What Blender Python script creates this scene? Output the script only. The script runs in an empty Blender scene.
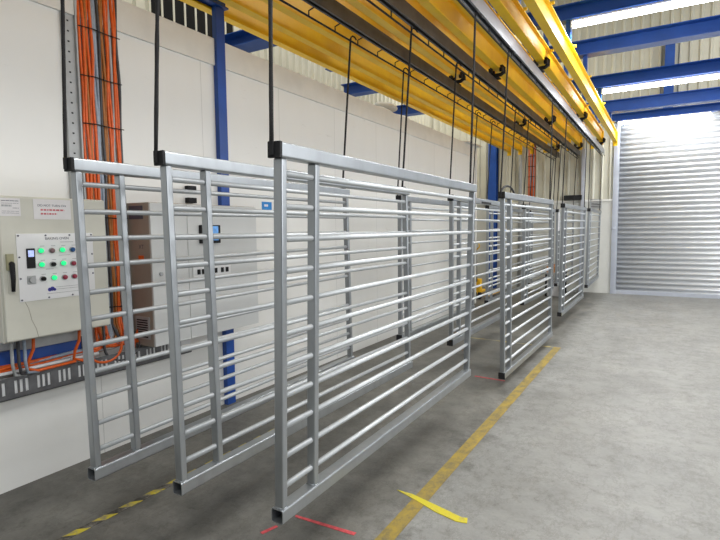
import bpy, bmesh, math, random
from mathutils import Vector, Matrix
random.seed(7)
EYE = 1.8
C = bpy.context.scene.collection

# ------------------------------------------------------------------ materials
def new_mat(name):
    m = bpy.data.materials.new(name); m.use_nodes = True
    nt = m.node_tree
    return m, nt, nt.nodes['Principled BSDF']

def coords(nt, scale=(1, 1, 1), obj=False):
    if obj:
        tc = nt.nodes.new('ShaderNodeTexCoord'); src = tc.outputs['Object']
    else:
        g = nt.nodes.new('ShaderNodeNewGeometry'); src = g.outputs['Position']
    mp = nt.nodes.new('ShaderNodeMapping'); mp.inputs['Scale'].default_value = scale
    nt.links.new(src, mp.inputs['Vector'])
    return mp.outputs['Vector']

def noise(nt, vec, scale, detail=4, rough=.6):
    n = nt.nodes.new('ShaderNodeTexNoise'); n.inputs['Scale'].default_value = scale
    n.inputs['Detail'].default_value = detail; n.inputs['Roughness'].default_value = rough
    nt.links.new(vec, n.inputs['Vector'])
    return n.outputs['Fac']

def ramp(nt, fac, stops):
    r = nt.nodes.new('ShaderNodeValToRGB'); e = r.color_ramp.elements
    e[0].position, e[1].position = stops[0][0], stops[-1][0]
    e[0].color = (*stops[0][1], 1); e[1].color = (*stops[-1][1], 1)
    for p, c in stops[1:-1]:
        x = e.new(p); x.color = (*c, 1)
    nt.links.new(fac, r.inputs['Fac'])
    return r.outputs['Color']

def mix(nt, fac, a, b, mode='MIX'):
    m = nt.nodes.new('ShaderNodeMix'); m.data_type = 'RGBA'; m.blend_type = mode
    for sock, v in ((m.inputs['Factor'], fac), (m.inputs['A'], a), (m.inputs['B'], b)):
        if isinstance(v, bpy.types.NodeSocket): nt.links.new(v, sock)
        elif isinstance(v, (int, float)): sock.default_value = v
        else: sock.default_value = (*v, 1)
    return m.outputs['Result']

def mat(name, col, rough=.5, metal=0., var=.12, scale=6., obj=False, bump=0., stretch=(1, 1, 1), emit=0.):
    m, nt, b = new_mat(name)
    v = coords(nt, stretch, obj)
    f = noise(nt, v, scale)
    lo = tuple(c * (1 - var) for c in col); hi = tuple(min(1, c * (1 + var)) for c in col)
    nt.links.new(ramp(nt, f, [(.3, lo), (.7, hi)]), b.inputs['Base Color'])
    b.inputs['Roughness'].default_value = rough; b.inputs['Metallic'].default_value = metal
    if bump:
        bp = nt.nodes.new('ShaderNodeBump'); bp.inputs['Strength'].default_value = bump
        bp.inputs['Distance'].default_value = .01
        nt.links.new(f, bp.inputs['Height']); nt.links.new(bp.outputs['Normal'], b.inputs['Normal'])
    if emit:
        b.inputs['Emission Color'].default_value = (*col, 1); b.inputs['Emission Strength'].default_value = emit
    return m

M = {}
M['galv'] = mat('galvanised steel', (.36, .38, .395), .34, .82, .10, 9, bump=.02, stretch=(1, 1, .35))
M['galv_rung'] = mat('galvanised tube', (.52, .54, .55), .46, .5, .06, 20)
M['yellow'] = mat('yellow enamel steel', (.98, .60, .010), .45, .0, .10, 3)
M['yellow_dull'] = mat('dusty yellow steel', (.70, .47, .06), .55, .0, .25, 5)
M['blue'] = mat('blue painted steel', (.010, .068, .33), .42, .0, .15, 3)
M['black'] = mat('black rubber', (.006, .006, .007), .75, 0, .3, 20)
M['rod'] = mat('black coated steel rod', (.010, .009, .009), .75, 0, .5, 90, bump=.6)
M['bar_dark'] = mat('weathered dark steel', (.105, .10, .10), .5, .35, .3, 4)
M['bar_silver'] = mat('bright mill aluminium', (.30, .315, .35), .34, .6, .1, 5)
M['panel_white'] = mat('white insulated panel skin', (.76, .755, .72), .42, 0, .03, 1.2)
M['trim_grey'] = mat('grey panel flashing', (.74, .73, .69), .5, 0, .06, 3)
M['cream'] = mat('cream wall sheeting', (.60, .585, .49), .45, 0, .07, 1.5)
M['concrete_wall'] = mat('painted concrete wall', (.62, .62, .58), .75, 0, .06, 2)
M['dark_void'] = mat('black void panel', (.0015, .0015, .0015), 1, 0, .2, 3)  # darkness of the void put into a near-black colour
M['door_steel'] = mat('galvanised roller curtain', (.68, .70, .73), .32, .30, .04, 6)
M['jamb'] = mat('light grey steel', (.52, .55, .62), .42, .4, .06, 4)
M['cab'] = mat('cabinet cream enamel', (.62, .61, .53), .45, 0, .05, 3)
M['cab2'] = mat('cabinet grey white enamel', (.66, .67, .66), .4, 0, .03, 3)
M['cab_side'] = mat('cabinet taupe enamel', (.36, .31, .26), .5, 0, .08, 3)
M['white'] = mat('white plate', (.80, .80, .80), .35, 0, .03, 5)
M['paper'] = mat('white paper', (.78, .76, .76), .8, 0, .03, 12)
M['ink'] = mat('dark printed ink', (.10, .10, .13), .7)
M['red_ink'] = mat('red printed ink', (.55, .12, .14), .7)
M['blue_ink'] = mat('violet blue print', (.05, .05, .35), .6)
M['tray_dark'] = mat('dark galvanised tray', (.13, .13, .135), .5, .4, .3, 10)
M['orange'] = mat('orange cable sheath', (.76, .12, .012), .42, 0, .15, 30)
M['orange2'] = mat('brown orange cable sheath', (.42, .15, .03), .5, 0, .2, 30)
M['greycable'] = mat('grey blue cable sheath', (.34, .40, .48), .45, 0, .15, 30)
M['darkcable'] = mat('dark grey cable sheath', (.06, .06, .065), .5, 0, .2, 30)
M['pvc'] = mat('grey conduit', (.42, .43, .43), .4, 0, .1, 10)
M['green_lamp'] = mat('green lit lens', (.01, .75, .22), .3, 0, .05, 30, emit=.9)
M['blue_lens'] = mat('blue lens', (.01, .08, .25), .3)
M['red_lens'] = mat('dark red lens', (.30, .02, .05), .3)
M['grey_lens'] = mat('smoky lens', (.22, .12, .13), .3)
M['screen'] = mat('lit display', (.35, .42, .75), .3, 0, .6, 60, emit=.8)
M['bluescreen'] = mat('blue lit display', (.12, .30, .62), .3, 0, .5, 20, emit=.4)
M['signblue'] = mat('blue sign', (.01, .22, .60), .4)
M['orange_board'] = mat('orange brown timber', (.62, .28, .10), .6, 0, .2, 8)
M['sack'] = mat('white woven sack', (.74, .74, .72), .7, 0, .08, 12)
M['redpaint'] = mat('red floor paint', (.55, .07, .08), .6, 0, .35, 25)

M['hand_yellow'] = mat('yellow truck paint', (.85, .48, .02), .4)

def emission(name, col, s):
    m, nt, b = new_mat(name)
    b.inputs['Base Color'].default_value = (.9, .9, .9, 1)
    b.inputs['Emission Color'].default_value = (*col, 1); b.inputs['Emission Strength'].default_value = s
    return m
M['tube'] = emission('lit fluorescent tube', (.95, .98, 1), 22)

# concrete floor: trowelled grey slab, stained under the line, cleaner in the walkway
m, nt, b = new_mat('worn concrete floor')
v = coords(nt)
n1 = noise(nt, v, 1.3, 9, .68); n2 = noise(nt, coords(nt, (1, 1.15, 1)), 6.0, 10, .78); n3 = noise(nt, v, 45, 3); n4 = noise(nt, coords(nt, (1, .55, 1)), 2.1, 12, .8)
base = ramp(nt, n1, [(.30, (.20, .196, .182)), (.5, (.262, .257, .242)), (.72, (.315, .31, .292))])
stain = ramp(nt, n2, [(.34, (.55, .54, .51)), (.44, (.86, .86, .85)), (.55, (1, 1, 1)), (.68, (1.0, 1.0, .98)), (.75, (1, 1, 1))])
c1 = mix(nt, .75, base, stain, 'MULTIPLY')
scr = ramp(nt, n4, [(.482, (1, 1, 1)), (.495, (.70, .69, .67)), (.505, (.72, .71, .69)), (.518, (1, 1, 1))])
c1 = mix(nt, .7, c1, scr, 'MULTIPLY')
fine = ramp(nt, n3, [(.3, (.86, .86, .86)), (.7, (1, 1, 1))])
c2 = mix(nt, .7, c1, fine, 'MULTIPLY')
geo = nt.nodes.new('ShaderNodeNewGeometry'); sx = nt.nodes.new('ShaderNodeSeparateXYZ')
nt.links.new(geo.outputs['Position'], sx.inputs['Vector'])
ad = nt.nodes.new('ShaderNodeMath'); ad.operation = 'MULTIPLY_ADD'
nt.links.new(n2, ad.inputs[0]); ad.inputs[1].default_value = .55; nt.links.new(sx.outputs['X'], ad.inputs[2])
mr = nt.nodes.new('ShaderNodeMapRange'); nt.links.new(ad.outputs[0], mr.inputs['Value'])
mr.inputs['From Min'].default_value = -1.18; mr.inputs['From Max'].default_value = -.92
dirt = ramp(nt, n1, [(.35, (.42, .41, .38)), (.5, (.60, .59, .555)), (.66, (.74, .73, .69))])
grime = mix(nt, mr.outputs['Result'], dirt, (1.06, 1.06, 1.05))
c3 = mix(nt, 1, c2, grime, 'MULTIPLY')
nt.links.new(c3, b.inputs['Base Color'])
rr = nt.nodes.new('ShaderNodeMapRange'); nt.links.new(n1, rr.inputs['Value'])
rr.inputs['To Min'].default_value = .34; rr.inputs['To Max'].default_value = .62
nt.links.new(rr.outputs['Result'], b.inputs['Roughness'])
bp = nt.nodes.new('ShaderNodeBump'); bp.inputs['Strength'].default_value = .25; bp.inputs['Distance'].default_value = .004
nt.links.new(n3, bp.inputs['Height']); nt.links.new(bp.outputs['Normal'], b.inputs['Normal'])
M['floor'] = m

# worn paint lines (paint chipped down to concrete by a noise)
def worn(name, col, under, thr=(.40, .56), sc=7):
    m, nt, b = new_mat(name)
    f = noise(nt, coords(nt, (1, .6, 1)), sc, 7, .72)
    nt.links.new(ramp(nt, f, [(thr[0], under), (thr[1], col), (.85, tuple(c * .85 for c in col))]), b.inputs['Base Color'])
    b.inputs['Roughness'].default_value = .55
    return m
M['linepaint'] = worn('worn yellow line paint', (.37, .255, .035), (.17, .135, .06), (.36, .60), 11)
M['linethin'] = worn('faded yellow line paint', (.45, .36, .10), (.27, .26, .20), (.42, .62))

M['tapeyellow'] = worn('bright yellow tape', (.62, .52, .02), (.36, .31, .10), (.36, .50), 16)
m, nt, b = new_mat('black and yellow hazard tape')
g = nt.nodes.new('ShaderNodeNewGeometry'); s = nt.nodes.new('ShaderNodeSeparateXYZ'); nt.links.new(g.outputs['Position'], s.inputs['Vector'])
a1 = nt.nodes.new('ShaderNodeMath'); a1.operation = 'MULTIPLY_ADD'; nt.links.new(s.outputs['X'], a1.inputs[0]); a1.inputs[1].default_value = -1.0
nt.links.new(s.outputs['Y'], a1.inputs[2])
a2 = nt.nodes.new('ShaderNodeMath'); a2.operation = 'MULTIPLY'; nt.links.new(a1.outputs[0], a2.inputs[0]); a2.inputs[1].default_value = 5.6
a3 = nt.nodes.new('ShaderNodeMath'); a3.operation = 'FRACT'; nt.links.new(a2.outputs[0], a3.inputs[0])
st = ramp(nt, a3.outputs[0], [(.50, (.055, .05, .04)), (.52, (.62, .50, .03))])
nt.links.new(mix(nt, ramp(nt, noise(nt, coords(nt), 16, 5, .7), [(.45, (0, 0, 0)), (.62, (.85, .85, .85))]), st, (.22, .20, .17)), b.inputs['Base Color'])
b.inputs['Roughness'].default_value = .6
M['hazard'] = m

# insulated panel wall: white skin with fine joints every 1.15 m
m, nt, b = new_mat('white panel wall with joints')
g = nt.nodes.new('ShaderNodeNewGeometry'); s = nt.nodes.new('ShaderNodeSeparateXYZ'); nt.links.new(g.outputs['Position'], s.inputs['Vector'])
a1 = nt.nodes.new('ShaderNodeMath'); a1.operation = 'MULTIPLY_ADD'; nt.links.new(s.outputs['Y'], a1.inputs[0]); a1.inputs[1].default_value = 1 / 1.15; a1.inputs[2].default_value = -.061 + 2
a3 = nt.nodes.new('ShaderNodeMath'); a3.operation = 'FRACT'; nt.links.new(a1.outputs[0], a3.inputs[0])
jt = ramp(nt, a3.outputs[0], [(.0, (.45, .45, .43)), (.005, (1, 1, 1))])
bs = ramp(nt, noise(nt, coords(nt, (1, 1, .5)), .9, 5), [(.3, (.78, .775, .74)), (.7, (.84, .835, .80))])
scuff = ramp(nt, noise(nt, coords(nt, (1, .5, 2)), 5, 8, .75), [(.24, (.72, .71, .69)), (.36, (1, 1, 1))])
nt.links.new(mix(nt, 1, mix(nt, 1, bs, jt, 'MULTIPLY'), scuff, 'MULTIPLY'), b.inputs['Base Color'])
b.inputs['Roughness'].default_value = .40
M['panelwall'] = m

# ------------------------------------------------------------------ mesh helpers
class MB:
    def __init__(s): s.bm = bmesh.new()
    def box(s, x0, x1, y0, y1, z0, z1):
        v = [s.bm.verts.new(p) for p in ((x0, y0, z0), (x1, y0, z0), (x1, y1, z0), (x0, y1, z0), (x0, y0, z1), (x1, y0, z1), (x1, y1, z1), (x0, y1, z1))]
        for f in ((3, 2, 1, 0), (4, 5, 6, 7), (0, 1, 5, 4), (1, 2, 6, 5), (2, 3, 7, 6), (3, 0, 4, 7)):
            s.bm.faces.new([v[i] for i in f])
        return s
    def tube(s, pts, r, seg=10, cap=True):
        pts = [Vector(p) for p in pts]; rings = []
        up = None
        for i, p in enumerate(pts):
            if i == 0: d = pts[1] - p
            elif i == len(pts) - 1: d = p - pts[i - 1]
            else: d = (pts[i + 1] - p).normalized() + (p - pts[i - 1]).normalized()
            d.normalize()
            if up is None:
                up = d.orthogonal().normalized()
            a = (up - d * up.dot(d)).normalized(); up = a; c = d.cross(a)
            rr = r[i] if isinstance(r, (list, tuple)) else r
            rings.append([s.bm.verts.new(p + (a * math.cos(2 * math.pi * k / seg) + c * math.sin(2 * math.pi * k / seg)) * rr) for k in range(seg)])
        for A, B in zip(rings, rings[1:]):
            for k in range(seg):
                f = s.bm.faces.new([A[k], A[(k + 1) % seg], B[(k + 1) % seg], B[k]]); f.smooth = True
        if cap:
            s.bm.faces.new(rings[0][::-1]); s.bm.faces.new(rings[-1])
        return s
    def prism(s, prof, axis, a, b, closed=True):
        """prof: 2-D points; axis 'y': prof=(x,z); axis 'x': prof=(y,z); axis 'z': prof=(x,y)"""
        def P(p, t):
            return {'y': (p[0], t, p[1]), 'x': (t, p[0], p[1]), 'z': (p[0], p[1], t)}[axis]
        A = [s.bm.verts.new(P(p, a)) for p in prof]; B = [s.bm.verts.new(P(p, b)) for p in prof]
        n = len(prof)
        for k in range(n if closed else n - 1):
            s.bm.faces.new([A[k], A[(k + 1) % n], B[(k + 1) % n], B[k]])
        if closed:
            s.bm.faces.new(A[::-1]); s.bm.faces.new(B)
        return s
    def build(s, name, m, parent=None, bevel=0., fix=True):
        if fix: bmesh.ops.recalc_face_normals(s.bm, faces=s.bm.faces)
        me = bpy.data.meshes.new(name); s.bm.to_mesh(me); s.bm.free()
        me.materials.append(M[m] if isinstance(m, str) else m)
        o = bpy.data.objects.new(name, me); C.objects.link(o); o.parent = parent
        if bevel:
            bv = o.modifiers.new('bevel', 'BEVEL'); bv.width = bevel; bv.segments = 2; bv.limit_method = 'ANGLE'
        return o

def tag(o, label=None, cat=None, group=None, kind=None):
    if label: o['label'] = label
    if cat: o['category'] = cat
    if group: o['group'] = group
    if kind: o['kind'] = kind
    return o

def empty(name, loc, label, cat, group=None):
    o = bpy.data.objects.new(name, None); C.objects.link(o); o.location = loc; o.empty_display_size = .1
    return tag(o, label, cat, group)

def struct(o, label=None):
    o['kind'] = 'structure'
    if label: o['label'] = label
    return o

def text(name, body, size, mat_, parent, loc, rot, ext=.0006):
    cu = bpy.data.curves.new(name, 'FONT'); cu.body = body; cu.size = size; cu.extrude = ext
    cu.align_x = 'CENTER'; cu.align_y = 'CENTER'
    o = bpy.data.objects.new(name, cu)
    C.objects.link(o)
    dg = bpy.context.evaluated_depsgraph_get()
    me = bpy.data.meshes.new_from_object(o.evaluated_get(dg))
    bpy.data.objects.remove(o)
    me.materials.clear(); me.materials.append(M[mat_])
    t = bpy.data.objects.new(name, me); C.objects.link(t); t.parent = parent
    t.location = loc; t.rotation_euler = rot
    return t
ON_WALL = (math.pi / 2, 0, math.pi / 2)      # reads from +X
ON_END = (math.pi / 2, 0, 0)                 # reads from -Y

# ------------------------------------------------------------------ setting
XW = -3.88; YB = 15.2; XL = -6.5
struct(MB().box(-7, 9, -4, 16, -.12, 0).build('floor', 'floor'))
# cool room block
struct(MB().box(-5.7, XW, -3, 11.75, 0, 3.66).build('wall_left', 'panelwall'))
struct(MB().box(XW - .02, XW + .022, -3, 11.77, 3.42, 3.675).build('trim_1', 'trim_grey'))
struct(MB().box(XW - .05, XW + .03, 11.70, 11.79, 0, 3.675).build('trim_2', 'trim_grey', bevel=.004))

def corrugated(a0, a1, z0, z1, axis, pos, depth=.055, pitch=.21, sgn=1):
    """trapezoidal sheeting with vertical ribs"""
    prof = []; t = a0
    while t < a1:
        for dt, d in ((0, 0), (.10, 0), (.125, depth), (.150, depth), (.175, 0)):
            if t + dt <= a1: prof.append((t + dt, d))
        t += pitch
    prof.append((a1, 0))
    mb = MB()
    lo, hi = [], []
    for a, d in prof:
        p = (a, pos - sgn * d) if axis == 'x' else (pos + sgn * d, a)
        lo.append(mb.bm.verts.new((*p, z0))); hi.append(mb.bm.verts.new((*p, z1)))
    for k in range(len(prof) - 1):
        mb.bm.faces.new([lo[k], lo[k + 1], hi[k + 1], hi[k]])
    return mb
def solid(o, t=.03):
    sm = o.modifiers.new('solid', 'SOLIDIFY'); sm.thickness = t; sm.offset = 0
    return o
wb = corrugated(XL, -1.24, 2.5, 9, 'x', YB)
struct(solid(wb.build('wall_back', 'cream', fix=False), .008))
struct(solid(corrugated(-1.24, 8, 4.6, 9, 'x', YB).build('wall_back_over_door', 'cream', fix=False), .008))
struct(MB().box(XL, -1.24, YB - .03, YB + .12, 0, 2.48).build('wall_back_lower', 'concrete_wall'))
struct(MB().box(XL, -1.24, YB - .06, YB + .02, 2.48, 2.53).build('trim_3', 'trim_grey'))
struct(solid(corrugated(-4, YB, 2.5, 9, 'y', XL, sgn=1).build('wall_left_outer', 'cream', fix=False), .008))
struct(MB().box(XL - .1, XL, -4, YB, 0, 2.5).build('wall_left_outer_lower', 'concrete_wall'))
struct(corrugated(XL, 9, 0, 1, 'x', 0).build('ceiling', 'cream', fix=False))
ce = bpy.data.objects['ceiling']
ce.data.clear_geometry()
bmc = bmesh.new()
prof = []
t = XL
while t < 9:
    for dt, d in ((0, 0), (.10, 0), (.125, .035), (.15, .035), (.175, 0)): prof.append((t + dt, 9 - d))
    t += .21
A = [bmc.verts.new((x, -4, z)) for x, z in prof]; B = [bmc.verts.new((x, YB, z)) for x, z in prof]
for k in range(len(prof) - 1): bmc.faces.new([A[k], B[k], B[k + 1], A[k + 1]])
bmc.to_mesh(ce.data); bmc.free()
struct(MB().box(XL, XL + .05, 4.95, 6.6, 3.6, 6.4).build('void_panel_1', 'dark_void'))  # flat near-black panel, its colour stands in for the unlit void

# roller door
dmb = MB(); prof = []; n = 35; pz = 4.55 / n
for i in range(n):
    for k in range(6):
        a = 2 * math.pi * k / 6
        prof.append((YB - .02 - .028 * math.sin(a) , i * pz + k * pz / 6 + .03))
lo = [dmb.bm.verts.new((-1.12, y, z)) for y, z in prof]; hi = [dmb.bm.verts.new((4.3, y, z)) for y, z in prof]
for k in range(len(prof) - 1):
    f = dmb.bm.faces.new([lo[k], hi[k], hi[k + 1], lo[k + 1]]); f.smooth = True
door = struct(solid(dmb.build('door_1', 'door_steel', fix=False), .006))
MB().box(-1.12, 4.3, YB - .06, YB - .01, 0, .10).build('bottom_rail', 'jamb', door, .004)
struct(MB().box(-1.245, -1.19, YB - .09, YB + .02, 0, 4.56).box(-1.19, -1.11, YB - .11, YB - .075, 0, 4.56).box(-1.19, -1.11, YB - .02, YB + .02, 0, 4.56).build('door_1_guide', 'jamb'), 'light grey steel side guide of roller door')
lk = MB().box(-1.20, -1.16, YB - .16, YB - .11, 1.72, 1.80).tube([(-1.18, YB - .15, 1.76), (-1.25, YB - .17, 1.74)], .012).build('door_1_latch', 'jamb'); struct(lk)

# ------------------------------------------------------------------ steelwork
def ibeam(axis, a, b, c, z0, w, h, m, name, parent=None, tf=.014, tw=.012, **k):
    hw = w / 2
    p = [(-hw, 0), (hw, 0), (hw, tf), (tw / 2, tf + .006), (tw / 2, h - tf - .006), (hw, h - tf), (hw, h), (-hw, h), (-hw, h - tf), (-tw / 2, h - tf - .006), (-tw / 2, tf + .006), (-hw, tf)]
    return MB().prism([(c + x, z0 + z) for x, z in p], axis, a, b).build(name, m, parent, **k)

Z_YB = EYE + 2.15
ylabels = {
 -1.19: 'yellow overhead rail beam farthest right, beside the light tubes',
 -1.475: 'yellow overhead rail beam directly above the bright aluminium load bar',
 -1.76: 'yellow overhead rail beam just left of the bright aluminium load bar',
 -2.05: 'yellow overhead rail beam directly above the middle dark load bar',
 -2.335: 'yellow overhead rail beam just left of the middle dark load bar',
 -2.62: 'yellow overhead rail beam directly above the leftmost dark load bar',
 -2.94: 'yellow overhead rail beam just left of the leftmost dark load bar',
 -3.29: 'third yellow overhead rail beam from the white panel wall side',
 -3.62: 'second yellow overhead rail beam from the white panel wall side',
 -3.93: 'yellow overhead rail beam farthest left, above the white panel wall'}
CROSS = [5.85, 7.4, 9.0, 11.1, 13.2, 14.9]
for X, lab in ylabels.items():
    e = 14.7 if X > -1.3 else 14.3 if X > -1.6 else 14.9
    r = empty('overhead_rail', (X, .2, Z_YB), lab, 'rail', 'yellow overhead rail beams')
    ibeam('y', 0, e - .2, 0, 0, .095, .25, 'yellow', 'beam', r)
    MB().box(-.055, .055, e - .2, e - .185, -.10, .25).build('end_stop', 'yellow', r, .002)
    for Y in CROSS:
        if Y < e:
            MB().box(-.03, .03, Y - .2 - .04, Y - .2 + .04, .25, {11.1: .508, 13.2: .448}.get(Y, .548)).build('hanger', 'blue', r)
            MB().box(.035, .085, Y - .13, Y - .09, .235, .262).build('clip', 'yellow', r, .003)
clab = ['nearest blue steel cross beam over the yellow rails', 'second blue steel cross beam, carrying the nearest light tube', 'third blue steel cross beam between the two nearest light tubes',
        'fourth blue steel cross beam, carrying the middle light tube', 'fifth blue steel cross beam, between the middle and farthest light tubes', 'blue steel cross beam right above the roller door light tube']
for Y, lab in zip(CROSS, clab):
    x0, h0, wd, ht = {5.85: (-6.2, 2.70, .34, .20), 7.4: (-5.05, 2.70, .17, .20), 9.0: (-5.75, 2.70, .24, .22), 11.1: (-5.9, 2.66, .24, .23), 13.2: (-4.5, 2.60, .2, .26), 14.9: (-4.3, 2.70, .17, .18)}[Y]
    tag(ibeam('x', x0, 6, Y, EYE + h0, wd, ht, 'blue', 'cross_beam'), lab, 'beam', 'blue steel cross beams')
# wall posts of the building frame
def post(x, z0, z1, lab, y=YB - .16, w=.21, d=.2):
    hw = w / 2
    p = [(-hw, 0), (hw, 0), (hw, .015), (.008, .015), (.008, d - .015), (hw, d - .015), (hw, d), (-hw, d), (-hw, d - .015), (-.008, d - .015), (-.008, .015), (-hw, .015)]
    return tag(MB().prism([(x + a, y - d / 2 + b_) for a, b_ in p], 'z', z0, z1).build('steel_post', 'blue'), lab, 'post', 'blue steel posts on the back wall')
post(-.06, 4.62, 6.45, 'blue steel post on the back wall above the roller door')
post(-4.43, 0, 9, 'tall blue steel column on back wall left of the orange cable run', w=.24)
# column against the cool room wall, plus long beam at its head
c = empty('steel_column', (XW + .025, 3.745, 0), 'blue steel column standing against the white panel wall, behind the wall cabinet', 'column')
MB().box(-.024, .03, -.055, .055, 0, 3.98).build('shaft', 'blue', c)
tag(ibeam('y', -2, 3.84, XW + .03, 3.985, .10, .14, 'blue', 'longitudinal_beam'), 'dark blue beam running along the top of the white panel wall', 'beam')

# ------------------------------------------------------------------ light tubes
tl = ['nearest long lit fluorescent tube, at the top right', 'middle lit fluorescent tube, under the fourth blue cross beam', 'lit fluorescent tube farthest away, over the roller door']
for Y, lab in ((7.4, tl[0]), (11.1, tl[1]), (14.9, tl[2])):
    f = empty('tube_light', (-.165, Y - .02, EYE + (2.595 if Y == 11.1 else 2.635)), lab, 'light', 'fluorescent light tubes')
    MB().box(-.98, .98, -.04, .04, .036, .062 if Y < 11.2 and Y > 11 else .064).build('housing', 'white', f, .004)
    MB().tube([(-.98, 0, 0), (.98, 0, 0)], .036, 16).build('diffuser', 'tube', f)
    for s_ in (-1, 1):
        MB().box(s_ * .985 - .012, s_ * .985 + .012, -.040, .040, -.038, .055).build('end_cap', 'white', f, .003)

# ------------------------------------------------------------------ load bars and trolleys
bars = [('bar_silver', -1.505, 'bright aluminium load bar hung under the yellow rails, rightmost of the three'),
        ('bar_dark', -2.098, 'dark steel load bar hung under the yellow rails, middle of the three'),
        ('bar_dark', -2.622, 'dark steel load bar hung under the yellow rails, leftmost of the three')]
ZC = EYE + 1.84
comb_x = {}
for (mm, X, lab), xc, row in zip(bars, (-1.505, -2.125, -2.715), 'ABC'):
    comb_x[row] = xc
    r = empty('load_bar', (X, .3, EYE + 1.90), lab, 'bar', 'load bars under the rails')
    L = 14.75
    w = .036
    # C-channel open downwards
    MB().prism([(-w, 0), (-w, .13), (w, .13), (w, 0), (w - .018, 0), (w - .018, .012), (w - .006, .012), (w - .006, .122), (-w + .006, .122), (-w + .006, .012), (-w + .018, .012), (-w + .018, 0)], 'y', 0, L).build('channel', mm, r)
    dx = xc - X
    MB().tube([(dx, 0, ZC - EYE - 1.90), (dx, L, ZC - EYE - 1.90)], .009, 8).build('hook_rail', 'black', r)
    y = .12
    k = 0
    while y < L:
        MB().tube([(dx, y, -.06), (dx, y, -.012), (max(dx, -w + .008), y, .006)], .0065, 6).build('peg', 'black', r)
        y += .41; k += 1

where = {'A': 'bright aluminium load bar', 'B': 'middle dark load bar', 'C': 'leftmost dark load bar'}
nth = ['first', 'second', 'third', 'fourth']
for row, X in (('A', -1.475), ('B', -2.05), ('C', -2.62)):
    for i, Y in enumerate((3.35, 7.1, 10.8, 14.6 if row != 'A' else 14.15)):
        r = empty('trolley', (X, Y, EYE + 2.03), '%s black trolley from the near end above the %s' % (nth[i], where[row]), 'trolley', 'black hook trolleys')
        MB().tube([(0, 0, 0), (0, 0, .055)], .026, 10).box(-.036, .036, -.07, .07, 0, .014).build('stem', 'black', r)
        for s_ in (-1, 1):
            MB().tube([(0, 0, .045), (s_ * .05, 0, .045), (s_ * .088, 0, .07), (s_ * .092, 0, .125), (s_ * .066, 0, .152), (s_ * .045, 0, .148)], .026, 8).build('arm', 'black', r)
            for q in (-1, 1):
                MB().tube([(s_ * .05, q * .05, .100), (s_ * .085, q * .05, .100)], .028, 12).build('wheel', 'black', r)
            MB().box(s_ * .088 - .008, s_ * .088 + .008, -.085, .085, .07, .125).build('side_plate', 'black', r, .003)

# ------------------------------------------------------------------ gates
RW = .070
def gate(loc, a, b, l, W, H, n, z0, cap_bottom, lab, last=None):
    n_ = Vector((math.cos(a), -math.sin(a), 0))
    e1 = Vector((math.sin(a) * math.cos(b), math.cos(a) * math.cos(b), math.sin(b)))
    e3 = n_.cross(e1) * math.cos(l) + n_ * math.sin(l)
    ex = e1.cross(e3)
    mw = Matrix((ex, e1, e3)).transposed().to_4x4(); mw.translation = Vector(loc)
    r = empty('gate_panel', (0, 0, 0), lab, 'gate', 'galvanised gate panels hanging from the overhead line')
    r.matrix_world = mw
    def shs(z):
        """square hollow section with rounded corners and open ends"""
        mb = MB(); t = .0045; R_ = .009
        def ring(y, ins, r_):
            out = []
            for cx, cz, a0 in ((-r_ - ins, RW - r_ - ins, 0), (-RW + r_ + ins, RW - r_ - ins, 90), (-RW + r_ + ins, r_ + ins, 180), (-r_ - ins, r_ + ins, 270)):
                for k in range(4):
                    a_ = math.radians(a0 + 30 * k)
                    out.append(mb.bm.verts.new((cx + r_ * math.cos(a_), y, z + cz + r_ * math.sin(a_))))
            return out
        rs = [ring(0, 0, R_), ring(W, 0, R_), ring(W, t, R_ - t), ring(0, t, R_ - t)]
        for i in range(4):
            A_, B_ = rs[i], rs[(i + 1) % 4]
            for k in range(16):
                f = mb.bm.faces.new([A_[k], A_[(k + 1) % 16], B_[(k + 1) % 16], B_[k]])
        for f in mb.bm.faces:
            if k % 4 != 3: f.smooth = False
        return mb
    shs(0).build('bottom_rail', 'galv', r, .0)
    shs(H - RW).build('top_rail', 'galv', r, .0)
    pw, pd = .052, .038
    ys = [.012, .272, W - pd - .012]
    for y in ys:
        MB().box(-RW / 2 - pw / 2, -RW / 2 + pw / 2, y, y + pd, RW, H - RW).build('post', 'galv', r, .007)
        # weld bead at the post foot
    me = None
    step = (H - .137 - z0) / (n - 1)
    for i in range(n):
        z = z0 + i * step
        if me is None:
            o = MB().tube([(0, ys[0] + pd - .004, 0), (0, ys[2] + .004, 0)], .0150, 14).build('rung', 'galv_rung', r); me = o.data
        else:
            o = bpy.data.objects.new('rung', me); C.objects.link(o); o.parent = r
        o.location = (-RW / 2, 0, z)
    w = MB()
    for y in ys:
        w.tube([(-RW / 2 + pw / 2 + .001, y - .002, RW + .001), (-RW / 2 + pw / 2 + .001, y + pd + .002, RW + .001)], .004, 6)
        w.tube([(-RW / 2 - pw / 2, y, RW + .001), (-RW / 2 + pw / 2, y, RW + .001)], .004, 6)
    w.build('weld_bead', 'galv', r)
    for z in ([H - RW] + ([0] if cap_bottom else [])):
        MB().box(-RW - .001, .001, -.014, .004, z - .001, z + RW + .001).build('end_cap', 'black', r, .002)
    return r, mw

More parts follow.
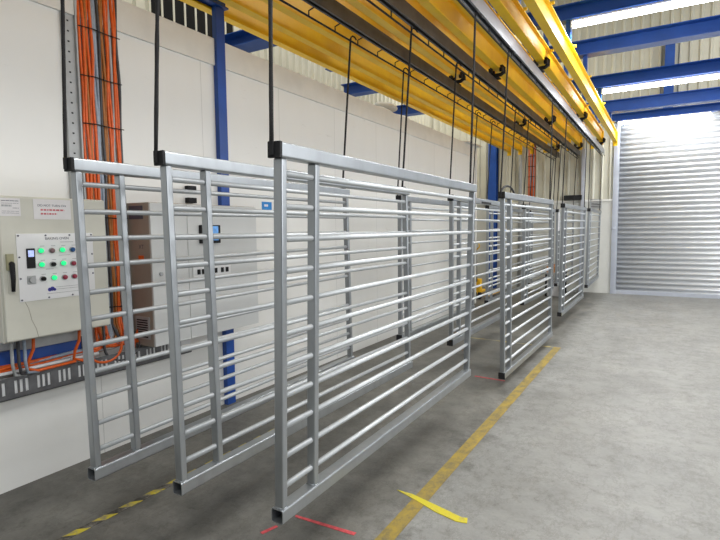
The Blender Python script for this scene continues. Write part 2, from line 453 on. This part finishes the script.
gates = []
def G(row, loc, a, b, l, W, H, n, cb, lab, z0=.163):
    r, mw = gate(loc, a, b, l, W, H, n, z0, cb, lab)
    gates.append((row, r, mw, W, H))
    return r
G('A', (-1.523, 1.794, .393), -.008, .001, .026, 2.80, 1.8, 11, False, 'nearest gate panel of the right-hand row, largest in the picture, over the red marks')
G('B', (-2.143, 1.72, .404), -.003, -.002, -.018, 2.87, 1.8, 11, False, 'nearest gate panel of the middle row, between the two other nearest panels')
G('C', (-2.706, 1.59, .399), -.018, .003, -.018, 2.87, 1.8, 11, False, 'nearest gate panel of the left-hand row, in front of the control cabinet')
G('A', (-1.50, 5.63, .10), .018, .007, -.010, 2.55, 2.09, 13, True, 'second gate panel of the right-hand row, taller than the first, beside the yellow line')
G('A', (-1.52, 9.34, .24), .008, .004, .011, 2.62, 1.96, 12, True, 'third gate panel of the right-hand row, left of the roller door')
G('A', (-1.488, 12.50, .411), -.010, .004, .012, 2.50, 1.8, 11, True, 'farthest gate panel of the right-hand row, next to the roller door guide')
G('B', (-2.15, 5.72, .39), 0, 0, 0, 2.75, 1.8, 11, True, 'second gate panel of the middle row, just beyond the nearest right panel')
G('B', (-2.15, 9.30, .40), .004, 0, .004, 2.75, 1.8, 11, True, 'third gate panel of the middle row, seen through the taller right panel')
G('B', (-2.15, 12.55, .41), 0, 0, 0, 2.45, 1.8, 11, True, 'farthest gate panel of the middle row, near the back wall')
G('C', (-2.75, 5.56, .42), 0, 0, 0, 2.80, 1.78, 11, True, 'second gate panel of the left-hand row, by the far half of the white wall')
G('C', (-2.75, 9.12, .40), 0, 0, 0, 2.75, 1.8, 11, True, 'third gate panel of the left-hand row, beside the end of the white wall')
G('C', (-2.75, 12.45, .40), 0, 0, 0, 2.50, 1.8, 11, True, 'farthest gate panel of the left-hand row, near the blue wall column')

B2 = gates[6][1]
MB().box(.0, .003, 1.06, 1.50, 1.8 - .066, 1.8 - .036).build('label_plate', 'black', B2)['label'] = 'black label strip on the top rail'
MB().box(-.012, .003, .03, .10, 1.30, 1.74).build('paper_tag', 'paper', gates[8][1])['label'] = 'white paper tag'
A2m = gates[3][2]
lp = MB().tube([A2m @ Vector((-.09, .12 + .62 * (1 - math.cos(math.pi * k / 12)) / 2, 2.03 + .15 * math.sin(math.pi * k / 12))) for k in range(13)], .012, 8).build('cable_loop', 'rod')
tag(lp, 'black cable loop arching over the top rail of the tall second right panel', 'cable')
struct(MB().box(-4.45, XW + .12, 10.9, 11.85, 3.676, 3.70).build('trim_4', 'trim_grey'))

# hanging rods: each gate hangs by two hooked black rods from the hook rail
rown = {'A': 'right-hand', 'B': 'middle', 'C': 'left-hand'}
cnt = {'A': 0, 'B': 0, 'C': 0}
order = sorted(gates, key=lambda g: g[2].translation.y)
for row, r, mw, W, H in order:
    i = cnt[row]; cnt[row] += 1
    for end in (0, 1):
        yl = -.018 if end == 0 else W - .07
        bot = mw @ Vector((-RW * .62, yl, H + (.0 if end else -.005)))
        top = Vector((comb_x[row], bot.y + (.0 if end else .02), ZC + .022))
        lab = '%s black hanging rod on the %s panel of the %s row' % ('near-end' if end == 0 else 'far-end', ['nearest', 'second', 'third', 'farthest'][i], rown[row])
        rad = .0100 if i == 0 else .0090
        h = empty('hanging_rod', tuple(bot), lab, 'hanging rod', 'black hooked rods holding the gate panels')
        d = top - bot
        nseg = 14
        pts = [Vector((0, 0, .0)) + d * (k / nseg) for k in range(nseg + 1)]
        rr = [rad * (1 + (.12 * random.uniform(-1, 1) if i == 0 and end == 0 else 0)) for _ in pts]
        MB().tube(pts, rr, 8).build('shank', 'rod', h)
        q = d
        MB().tube([q + Vector((0, 0, -.005)), q + Vector((.006, 0, .012)), q + Vector((.022, .004, .02)), q + Vector((.042, .01, .006)), q + Vector((.055, .016, -.02))], .0075, 8).build('hook', 'rod', h)
        if end == 0:
            MB().box(-.012, .012, -.008, .003, -RW * .8, .006).build('foot', 'black', h, .002)
        else:
            MB().box(-.026, .03, -.016, .016, 0, .010).build('foot', 'black', h, .002)

# ------------------------------------------------------------------ control cabinet
XF = -3.58
cb = empty('control_cabinet', (XW, 1.60, 1.09), 'cream control cabinet with a white switch plate of green lamps on the left wall', 'cabinet')
def L(x, y, z): return (x - XW, y - 1.60, z - 1.09)
def cbox(x0, x1, y0, y1, z0, z1, name, m, parent=cb, bv=.003):
    return MB().box(x0 - XW, x1 - XW, y0 - 1.60, y1 - 1.60, z0 - 1.09, z1 - 1.09).build(name, m, parent, bv)
cbox(XW, XF - .03, 1.572, 2.295, 1.09, 2.035, 'body', 'cab', bv=.006)
cbox(XF - .03, XF, 1.58, 2.285, 1.10, 2.028, 'door', 'cab', bv=.006)
plate = cbox(XF, XF + .004, 1.668, 2.178, 1.348, 1.792, 'switch_plate', 'white', bv=.0015)
for y in (1.68, 1.85, 2.01, 2.166):
    for z in (1.36, 1.779):
        MB().tube([L(XF + .003, y, z), L(XF + .008, y, z)], .006, 8).build('screw', 'ink', cb)
for y in (1.68, 2.166):
    for z in (1.50, 1.64):
        MB().tube([L(XF + .003, y, z), L(XF + .008, y, z)], .006, 8).build('screw', 'ink', cb)
def button(y, z, lens, lab, knob=False):
    y -= .012
    base = MB().tube([L(XF + .004, y, z), L(XF + .010, y, z)], .019, 18).build('switch' if knob else 'indicator_lamp', 'pvc', cb)
    if lab: base['label'] = lab
    if knob:
        MB().tube([L(XF + .010, y, z), L(XF + .030, y, z)], .013, 14).box(XF + .03 - XW, XF + .036 - XW, y - 1.6 - .004, y - 1.6 + .004, z - 1.09 - .013, z - 1.09 + .013).build('knob', 'black', base)
    else:
        MB().tube([L(XF + .010, y, z), L(XF + .022, y, z), L(XF + .028, y, z)], [.0155, .0155, .009], 16).build('lens', lens, base)
button(1.824, 1.678, 'green_lamp', 'lit green lamp'); button(1.896, 1.676, 'grey_lens', 'smoky brown lamp'); button(1.965, 1.678, 'green_lamp', 'lit green lamp'); button(2.035, 1.677, 'blue_lens', 'dark blue lamp')
button(1.824, 1.585, 'green_lamp', 'lit green lamp'); button(1.897, 1.583, '', 'black rotary switch', True); button(1.967, 1.586, 'green_lamp', 'lit green lamp'); button(2.036, 1.581, 'red_lens', 'dark red lamp')
button(1.827, 1.49, '', 'black rotary switch', True); button(1.900, 1.491, 'green_lamp', 'lit green lamp'); button(1.972, 1.488, 'red_lens', 'dark red lamp'); button(2.038, 1.489, 'red_lens', 'dark red lamp')
d = cbox(XF + .004, XF + .012, 1.722, 1.775, 1.565, 1.695, 'display', 'black')
cbox(XF + .012, XF + .0135, 1.731, 1.766, 1.64, 1.683, 'screen', 'screen', bv=0).parent = d
kb = cbox(XF + .004, XF + .010, 1.718, 1.772, 1.46, 1.515, 'rotary_switch', 'pvc')
MB().tube([L(XF + .010, 1.745, 1.488), L(XF + .028, 1.745, 1.488)], .019, 18).build('knob', 'pvc', kb)
text('title_text', 'BAKING OVEN', .024, 'ink', cb, L(XF + .0045, 1.925, 1.757), ON_WALL)
sm = MB()
def bar(mb, y0, y1, z, h=.004, x=XF + .0041):
    MB().box(x - XW, x + .0006 - XW, y0 - 1.6, y1 - 1.6, z - 1.09 - h / 2, z - 1.09 + h / 2).build('printed_caption', 'pvc', cb)
for y in (1.824, 1.896, 1.965, 2.035):
    for z in (1.708, 1.613, 1.519): bar(sm, y - .014, y + .014, z)
bar(sm, 1.945, 2.035, 1.732); bar(sm, 1.93, 2.01, 1.642); bar(sm, 1.84, 1.89, 1.552)
bar(sm, 1.90, 2.06, 1.425, .003); bar(sm, 1.84, 2.06, 1.385, .003); bar(sm, 1.90, 2.05, 1.41, .003)
lg = MB()
for y, z, r_ in ((1.858, 1.412, .013), (1.875, 1.416, .015), (1.89, 1.41, .010)): lg.tube([L(XF + .004, y, z), L(XF + .0048, y, z)], r_, 14)
lg.build('emblem', 'blue_ink', cb)
# door handle
hb = cbox(XF, XF + .022, 1.600, 1.642, 1.56, 1.665, 'handle_mount', 'cab')
hb.data.materials[0] = mat('olive cast metal', (.38, .36, .22), .5)
MB().tube([L(XF + .024, 1.622, 1.605), L(XF + .034, 1.622, 1.60), L(XF + .036, 1.622, 1.50), L(XF + .026, 1.624, 1.425)], [.015, .017, .014, .011], 10).build('handle', 'black', cb)
cbox(XF, XF + .010, 1.605, 1.640, 1.41, 1.56, 'handle_plate', 'cab')
ck = MB().tube([L(XF + .001, 1.69, 1.37), L(XF + .001, 1.72, 1.30), L(XF + .001, 1.735, 1.22), L(XF + .001, 1.76, 1.16), L(XF + .001, 1.77, 1.10)], .0012, 5).build('scratch', 'cab_side', cb)

# papers fixed to the cabinet: lifted away they are things of their own
def paper(y0, y1, z0, z1, lab, lines, inks):
    o = empty('paper_notice', (XF, y0, z0), lab, 'notice')
    MB().box(0.001, .0022, 0, y1 - y0, 0, z1 - z0).build('sheet', 'paper', o)
    for i, (a, b_, z, h, ink_) in enumerate(lines):
        mb = MB(); y = a
        while y < b_:
            w = random.uniform(.008, .022) if inks else random.uniform(.02, .05)
            mb.box(.0022, .0028, y, min(y + w, b_), z, z + h); y += w + .005
        mb.build('print_line', ink_, o)
    return o
p1 = paper(1.50, 1.708, 1.905, 2.018, 'small white printed form at the top left corner of the control cabinet', [(.02, .19, .095, .004, 'ink'), (.02, .19, .08, .002, 'ink'), (.02, .12, .06, .012, 'pvc'), (.13, .19, .05, .003, 'ink'), (.02, .19, .03, .002, 'ink'), (.02, .19, .018, .002, 'ink')], False)
p1.location.y = 1.585; p1.scale = (1, .122 / .208, 1)
p2 = paper(1.785, 2.03, 1.886, 2.02, 'white sheet with red and dark lettering taped on top of the control cabinet door', [(.045, .20, .058, .011, 'red_ink'), (.045, .15, .032, .011, 'red_ink')], True)
text('lettering', 'DO NOT TURN ON', .021, 'ink', p2, (.0024, .12, .092), ON_WALL)

# ------------------------------------------------------------------ second cabinet
o2 = empty('wall_cabinet', (XW, 2.67, .84), 'tall grey-white electrical cabinet with blue-lit display on the left wall', 'cabinet')
def b2(x0, x1, y0, y1, z0, z1, name, m, parent=o2, bv=.003):
    return MB().box(x0 - XW, x1 - XW, y0 - 2.67, y1 - 2.67, z0 - .84, z1 - .84).build(name, m, parent, bv)
b2(XW, XF - .022, 2.672, 3.92, .84, 2.035, 'body', 'cab_side', bv=.005)
for y0, y1 in ((2.672, 3.04), (3.044, 3.915)):
    b2(XF - .022, XF, y0, y1, .845, 2.03, 'door', 'cab2', bv=.004)
v_ = b2(XW + .06, XF - .06, 2.664, 2.672, .90, 1.09, 'vent', 'pvc')
sl = MB()
for k in range(8): sl.box(.08, XF - XW - .08, -.0085, -.006, .075 + k * .02, .085 + k * .02)
sl.build('slot', 'black', v_)
b2(XW + .03, XF - .09, 2.668, 2.672, 1.90, 2.01, 'rating_plate', 'ink')
text('side_marking', 'XT', .05, 'ink', o2, (.17, .0015, .83), ON_END)
b2(XW + .13, XF - .10, 2.669, 2.672, 1.555, 1.60, 'warning_sticker', 'orange')
MB().tube([(XF - XW, 2.752 - 2.67, .605), (XF - XW + .012, 2.752 - 2.67, .605)], .016, 16).build('lock', 'pvc', o2)
d2 = b2(XF, XF + .03, 3.165, 3.40, 1.685, 1.85, 'display', 'black', bv=.006)
b2(XF + .03, XF + .031, 3.205, 3.37, 1.71, 1.84, 'screen', 'bluescreen', d2, 0)
sp = b2(XF, XF + .012, 3.08, 3.53, 1.385, 1.49, 'socket_plate', 'white')
for y in (3.14, 3.19, 3.24, 3.34, 3.42, 3.48): b2(XF + .012, XF + .02, y - .016, y + .016, 1.41, 1.455, 'socket', 'black', sp, .002)
for z0 in (2.06, 2.17):
    s_ = MB().box(0, .05, 0, .10, 0, .05).build('isolator_switch', 'black', None, .004); s_.location = (XW, 3.28, z0)
    tag(s_, ('lower' if z0 < 2.1 else 'upper') + ' small black switch box on the wall above the grey-white cabinet', 'switch')
sg = empty('safety_sign', (XW, 4.34, 1.96), 'small blue and white safety sign on the white panel wall', 'sign')
MB().box(0, .003, 0, .165, 0, .155).build('plate', 'signblue', sg)
mb = MB()
for z in (.115, .045): mb.box(.003, .0036, .04, .065, z - .012, z + .012); mb.box(.003, .0036, .07, .10, z - .012, z + .012)
mb.build('lettering', 'white', sg)

# ------------------------------------------------------------------ cable ladder, bundle, tray
ld = empty('cable_ladder', (XW, 2.20, .84), 'perforated grey upright channel on the white wall left of the orange cables', 'cable support')
mb = MB(); mb.box(0, .03, 0, .012, 1.2, 3.2); mb.box(0, .03, .098, .11, 1.2, 3.2); mb.box(0.0, .006, .012, .098, 1.2, 3.2)
mb.build('channel', 'pvc', ld)
mb = MB()
z = 1.25
while z < 3.15:
    mb.box(.006, .0066, .045, .06, z, z + .012); z += .075
mb.build('perforation', 'black', ld)

cols = ['orange', 'orange', 'orange2', 'orange', 'orange', 'greycable', 'greycable', 'darkcable', 'orange2', 'orange2', 'orange', 'orange', 'pvc', 'orange', 'orange', 'darkcable']
cnames = {'orange': 'orange', 'orange2': 'brown-orange', 'greycable': 'blue-grey', 'darkcable': 'dark', 'pvc': 'pale grey'}
bd = empty('cable_bundle', (XW, 2.32, .84), 'wide bundle of orange and grey cables tied flat down the white wall', 'cables')
for i, cc in enumerate(cols):
    y = .012 + i * .0205; x = .018 + (.012 if i % 3 == 1 else 0)
    pts = []
    for k in range(27):
        z = 3.2 - k * .115
        pts.append((x + .004 * math.sin(k * 1.3 + i), y + .006 * math.sin(k * .8 + i * 2.1), z))
    # loop at the foot into the tray
    s_ = 1 if i % 2 else -1
    R_ = .10 + .012 * (i % 5); zb = .018 + .014 * (i % 4)
    for k in range(1, 7):
        a = k / 6 * math.pi / 2
        pts.append((x + .03, y + s_ * R_ * (1 - math.cos(a)), zb + R_ * (1 - math.sin(a))))
    y2 = y + s_ * R_
    for k in range(1, 6):
        yy = y2 + s_ * k * (.16 if s_ > 0 else .22)
        if yy > 1.1: break
        pts.append((x + .035 + .01 * math.sin(k + i), yy, zb + .008 * math.sin(k * 1.7 + i)))
    c_ = MB().tube(pts, .0115 if cc != 'greycable' else .013, 8).build('cable', cc, bd)
    c_['label'] = cnames[cc] + ' cable'
z = .35
while z < 3.2:
    MB().tube([(.036, -.005, z), (.048, .1, z + .004), (.048, .22, z - .004), (.036, .335, z)], .0045, 6).build('cable_tie', 'black', bd); z += .36

for k, (y0, r_) in enumerate(((2.42, .17), (2.52, .13), (2.36, .11))):
    pts = [(XW + .08 + .012 * k, y0 + .0 + r_ * 1.25 * math.cos(a), .88 + r_ * math.sin(a)) for a in [math.pi * (1.0 + j / 12) for j in range(13)]]
    pts = [(pts[0][0], pts[0][1], 1.08)] + pts + [(pts[-1][0], pts[-1][1] + .05, 1.0)]
    o = MB().tube(pts, .011, 8).build('loose_cable', 'orange' if k != 1 else 'darkcable')
    tag(o, ['largest orange cable loop sagging below the cable bundle', 'dark grey cable loop sagging below the cable bundle', 'smallest orange cable loop sagging below the cable bundle'][k], 'cable')

tr = empty('cable_tray', (XW, .9, .67), 'perforated galvanised cable tray running along the white wall under the cabinets', 'cable tray')
mb = MB(); LT = 2.3
mb.box(0, .11, 0, LT, 0, .006); mb.box(.104, .11, 0, LT, 0, .035); mb.box(.104, .11, 0, LT, .125, .15)
y = .0; pat = [.05, .035, .02, .035, .05, .08]
while y < LT - .1:
    for w_, solid_ in ((.055, True), (.022, False), (.012, True), (.022, False), (.014, True), (.022, False)):
        if solid_: mb.box(.104, .11, y, min(LT, y + w_), .035, .125)
        y += w_
mb.build('side_rail', 'tray_dark', tr)
bb = MB().box(0, .004, 0, 1.35, .16, .32).build('gap_shade_plate', 'darkcable', tr)  # dark sheet added for the shade in the gap under the cabinet
MB().box(.098, .1, 0, LT, .006, .15).build('lit_slot_strip', 'white', tr)  # white strip added for the light showing through the tray slots
tag(MB().box(XW + .005, XW + .05, .9, 2.20, .885, .99).build('blue_channel', 'blue', None, .003), 'blue steel channel along the wall under the control cabinet', 'channel')
tag(MB().box(XW + .005, XW + .13, 1.75, 2.15, .995, 1.085).build('junction_box', 'pvc', None, .004), 'grey junction box tucked under the control cabinet', 'box')
tag(MB().tube([(XW + .10, .9, .853), (XW + .10, 2.30, .853)], .012, 10).build('conduit_pipe', 'white'), 'thin white conduit pipe running along the cable tray', 'pipe')
for k, y in enumerate((1.80, 2.12)):
    o = MB().tube([(XW + .17, y, 1.09), (XW + .17, y - .005, 1.0), (XW + .15, y - .03, .92), (XW + .13, y - .03, .86), (XW + .135, y + .03, .835), (XW + .135, y + .30 if k == 0 else y + .12, .84)], .011, 8).build('drop_cable', 'orange')
    tag(o, ['orange cable dropping from the left part of the control cabinet', 'orange cable dropping from the right part of the control cabinet'][k], 'cable')
for k, y in enumerate((1.66, 1.70, 1.74)):
    o = MB().tube([(XW + .17, y, 1.09), (XW + .17, y, .92), (XW + .15, y + .02, .84), (XW + .13, y + .10, .826)], .011, 8).build('drop_cable', ['pvc', 'darkcable', 'greycable'][k])
    tag(o, ['pale grey', 'dark grey', 'blue-grey'][k] + ' cable dropping from the left corner of the control cabinet', 'cable')

# ------------------------------------------------------------------ floor markings
def mark(name, quad, m, lab, cat, h=.0025):
    mb = MB(); mb.prism(quad, 'z', .0002, h)
    return tag(mb.build(name, m), lab, cat)
mark('floor_line', [(-1.395, .3), (-1.296, .3), (-1.290, 7.95), (-1.390, 7.95)], 'linepaint', 'long worn yellow line painted on the floor right of the gate panels', 'floor line')
mark('floor_line', [(-2.75, 8.03), (-1.40, 7.955), (-1.40, 7.89), (-2.75, 7.98)], 'linethin', 'thin faded yellow cross line on the floor at the end of the long line', 'floor line')
mark('tape_strip', [(-1.535, 3.02), (-1.42, 3.02), (-1.22, 2.97), (-1.035, 2.92), (-1.0, 2.93), (-.985, 2.875), (-1.05, 2.86), (-1.2, 2.895), (-1.38, 2.965)], 'tapeyellow', 'short bright yellow tape strip crossing the long floor line', 'tape', .004)
mark('paint_mark', [(-2.02, 2.17), (-1.995, 2.165), (-1.965, 2.27), (-1.985, 2.275)], 'redpaint', 'short red paint dash on the floor under the nearest panel corner', 'paint mark')
mark('paint_mark', [(-1.95, 2.425), (-1.94, 2.405), (-1.52, 2.425), (-1.52, 2.455)], 'redpaint', 'long red paint stroke on the floor under the nearest right panel', 'paint mark')
mark('paint_mark', [(-1.94, 5.93), (-1.94, 5.90), (-1.57, 5.88), (-1.57, 5.905)], 'redpaint', 'faint red paint stroke on the floor below the far end of the nearest right panel', 'paint mark')
mark('hazard_tape', [(-3.01, 1.2), (-2.955, 1.2), (-2.935, 4.6), (-2.99, 4.6)], 'hazard', 'black and yellow striped tape on the floor between left-hand and middle panels', 'tape')

# ------------------------------------------------------------------ things at the far end
pj = empty('pallet_truck', (-4.05, 12.5, 0), 'yellow hand pallet truck with black upright handle by the far column', 'pallet truck')
MB().box(-.10, .10, -.08, .08, .18, .52).build('pump_body', 'hand_yellow', pj, .02)
for s_ in (-1, 1):
    MB().box(s_ * .19 - .08, s_ * .19 + .08, .05, 1.15, .07, .13).build('fork', 'hand_yellow', pj, .01)
    MB().tube([(s_ * .06 - .03, -.02, .09), (s_ * .06 + .03, -.02, .09)], .09, 18).build('wheel', 'black', pj)
MB().tube([(0, -.08, .45), (0, -.14, 1.25)], .022, 10).build('handle_bar', 'black', pj)
MB().tube([(0, -.14, 1.24), (-.09, -.15, 1.33), (-.07, -.16, 1.45), (.07, -.16, 1.45), (.09, -.15, 1.33), (0, -.14, 1.24)], .018, 8).build('handle_grip', 'hand_yellow', pj)

tb = empty('work_table', (-2.48, 14.3, 0), 'low grey steel work table near the back wall', 'table')
MB().box(-.20, .20, -.5, .5, .58, .62).build('tabletop', 'pvc', tb, .004)
for sx_ in (-1, 1):
    for sy_ in (-1, 1):
        MB().box(sx_ * .17 - .02, sx_ * .17 + .02, sy_ * .46 - .02, sy_ * .46 + .02, 0, .58).build('leg', 'black', tb)
bd2 = tag(MB().box(-.16, .16, -.42, .42, 0, .14).box(-.17, .17, -.43, -.38, .0, .16).box(-.17, .17, .38, .43, 0, .16).build('timber_crate', 'orange_board', None, .005), 'orange-brown timber crate lying on the grey work table', 'crate'); bd2.location = (-2.48, 14.3, .62)
wb_ = empty('carton', (-2.48, 14.25, 0), 'white carton on the floor under the work table', 'box')
MB().box(-.14, .14, -.36, .36, 0, .36).build('box_body', 'paper', wb_, .006)
MB().box(-.03, .03, -.362, .362, .3605, .362).build('packing_tape', 'cab_side', wb_)
dt = tag(MB().box(-2.45, -1.99, YB - .2, YB - .06, 2.53, 2.66).build('duct_box', 'black', None, .006), 'black duct box on the ledge of the back wall', 'duct')
lv = empty('louvre_vent', (-1.65, YB - .03, 2.28), 'grey louvred vent on the back wall left of the roller door', 'vent')
MB().box(-.14, .14, -.03, 0, 0, .02).box(-.14, .14, -.03, 0, .24, .26).box(-.14, -.12, -.03, 0, 0, .26).box(.12, .14, -.03, 0, 0, .26).build('frame', 'pvc', lv)
mb = MB()
for k in range(5): mb.prism([(-.028, .03 + k * .043), (-.003, .055 + k * .043), (-.003, .06 + k * .043), (-.030, .035 + k * .043)], 'x', -.12, .12)
mb.build('blades', 'pvc', lv)
MB().box(-.12, .12, -.004, 0, .02, .24).build('backing', 'black', lv)
cr = empty('cable_run', (-3.45, YB - .05, 2.53), 'upright run of orange cables high on the far back wall', 'cables')
for k in range(7):
    MB().tube([(.015 + k * .028, .0, 0), (.015 + k * .028 + .004, -.005, .8), (.015 + k * .028, 0, 1.75)], .013, 8).build('cable', 'orange' if k not in (2, 5) else 'greycable', cr)
for k in range(6): MB().box(-.005, .20, -.02, -.012, .12 + k * .29, .135 + k * .29).build('cable_tie', 'black', cr)
dp = tag(MB().tube([(-3.66, YB - .09, 0), (-3.66, YB - .09, 7)], .045, 14).build('downpipe', 'pvc'), 'grey downpipe on the back wall left of the orange cable run', 'pipe')
tag(MB().box(-2.02, -1.93, YB - .16, YB - .07, 0, 3.9).build('wall_post', 'jamb', None, .004), 'pale grey square post at the back wall behind the third right panel', 'post')

# sacks lying on the cool room roof
for k, (x, y, z, s_) in enumerate(((-4.22, 7.62, 3.662, 1), (-4.22, 8.33, 3.662, 1), (-4.24, 7.96, 3.825, .85))):
    mb = MB()
    bmesh.ops.create_icosphere(mb.bm, subdivisions=3, radius=1)
    for v in mb.bm.verts:
        p = v.co; q = .22
        n_ = math.sin(p.x * 5 + k) * math.cos(p.y * 6 + k * 2) * .06
        sq = max(abs(p.x), abs(p.y)) ** .3
        v.co = Vector((p.x * .22 * (1 + n_), p.y * .34 * (1 + n_), (p.z * .125 + .12) * (1 + n_ * 1.5)))
        if v.co.z < .012: v.co.z = .005
    for f in mb.bm.faces: f.smooth = True
    o = mb.build('sack', 'sack'); o.location = (x, y, z + (.0 if k < 2 else .0)); o.scale = (s_, s_, .66 * s_)
    tag(o, ['white filled sack on top of the white panel wall, nearer of the lower two', 'white filled sack on top of the white panel wall, farther of the lower two', 'white filled sack lying uppermost on top of the panel wall'][k], 'sack', 'white sacks on the cool room roof')

# ------------------------------------------------------------------ light
w = bpy.data.worlds.new('world'); bpy.context.scene.world = w; w.use_nodes = True
w.node_tree.nodes['Background'].inputs['Color'].default_value = (.86, .93, 1, 1)
w.node_tree.nodes['Background'].inputs['Strength'].default_value = .26
def area(name, loc, size, sizey, power, col=(1, .98, .95), rot=(0, 0, 0)):
    l = bpy.data.lights.new(name, 'AREA'); l.shape = 'RECTANGLE'; l.size = size; l.size_y = sizey; l.energy = power; l.color = col
    o = bpy.data.objects.new(name, l); o.location = loc; o.rotation_euler = rot; C.objects.link(o)
    return o
for Y, P in ((7.4, 80), (11.1, 80), (14.6, 30)):
    area('tube_and_fill_lamp', (-.165, Y - .02, EYE + 2.55), 1.9, .1, P, (.95, .98, 1))
for X, Y in ((-.2, -.4), (-.2, 3.6)):
    area('tube_and_fill_lamp', (X, Y, 4.4), 1.9, .12, 75, (.98, .99, 1))
for X, Y in ((5, 0), (5, 4), (5, 8), (5, 12), (8.5, 2), (8.5, 6), (8.5, 10)):
    area('tube_and_fill_lamp', (X, Y, 4.1 if X < 6 else 2.6), 1.6, 4.5, 66 if X < 6 else 120, (.98, .99, 1), (0, math.radians(62 if X < 6 else 102), 0))  # farther column is unseen fill, added low to brighten the beam undersides
area('overhead_fill', (-4.6, 5, 7.8), 1.4, 8, 130, (1, .97, .9))  # unseen overhead fill light, added for general brightness
area('overhead_fill', (-4.9, 13.2, 7.8), 1.4, 2.5, 170, (1, .97, .9))  # unseen fill added to brighten the back-left wall
area('overhead_fill', (2.5, 10, 8), 2, 6, 300, (1, .98, .93))  # unseen fill, strengthened to brighten the door and back zone

# ------------------------------------------------------------------ camera
f_px, yaw, pit, rol = 508.723076, -.541287519, -.0804224091, -.0103622241
cy, sy, cp, sp_, cr_, sr_ = math.cos(yaw), math.sin(yaw), math.cos(pit), math.sin(pit), math.cos(rol), math.sin(rol)
f = Vector((sy * cp, cy * cp, sp_)); r0 = Vector((cy, -sy, 0)); u0 = r0.cross(f)
r2 = cr_ * r0 + sr_ * u0; u2 = -sr_ * r0 + cr_ * u0
cam = bpy.data.cameras.new('camera'); co = bpy.data.objects.new('camera', cam); C.objects.link(co)
mw = Matrix((r2, u2, -f)).transposed().to_4x4(); mw.translation = Vector((0, 0, EYE)); co.matrix_world = mw
cam.sensor_width = 36; cam.sensor_fit = 'HORIZONTAL'; cam.lens = f_px / 720 * 36; cam.clip_start = .05
bpy.context.scene.camera = co
vs = bpy.context.scene.view_settings
bpy.context.scene.display_settings.display_device = 'sRGB'
vs.view_transform = 'Standard'; vs.look = 'None'; vs.gamma = 1; vs.use_curve_mapping = False; vs.exposure = .17
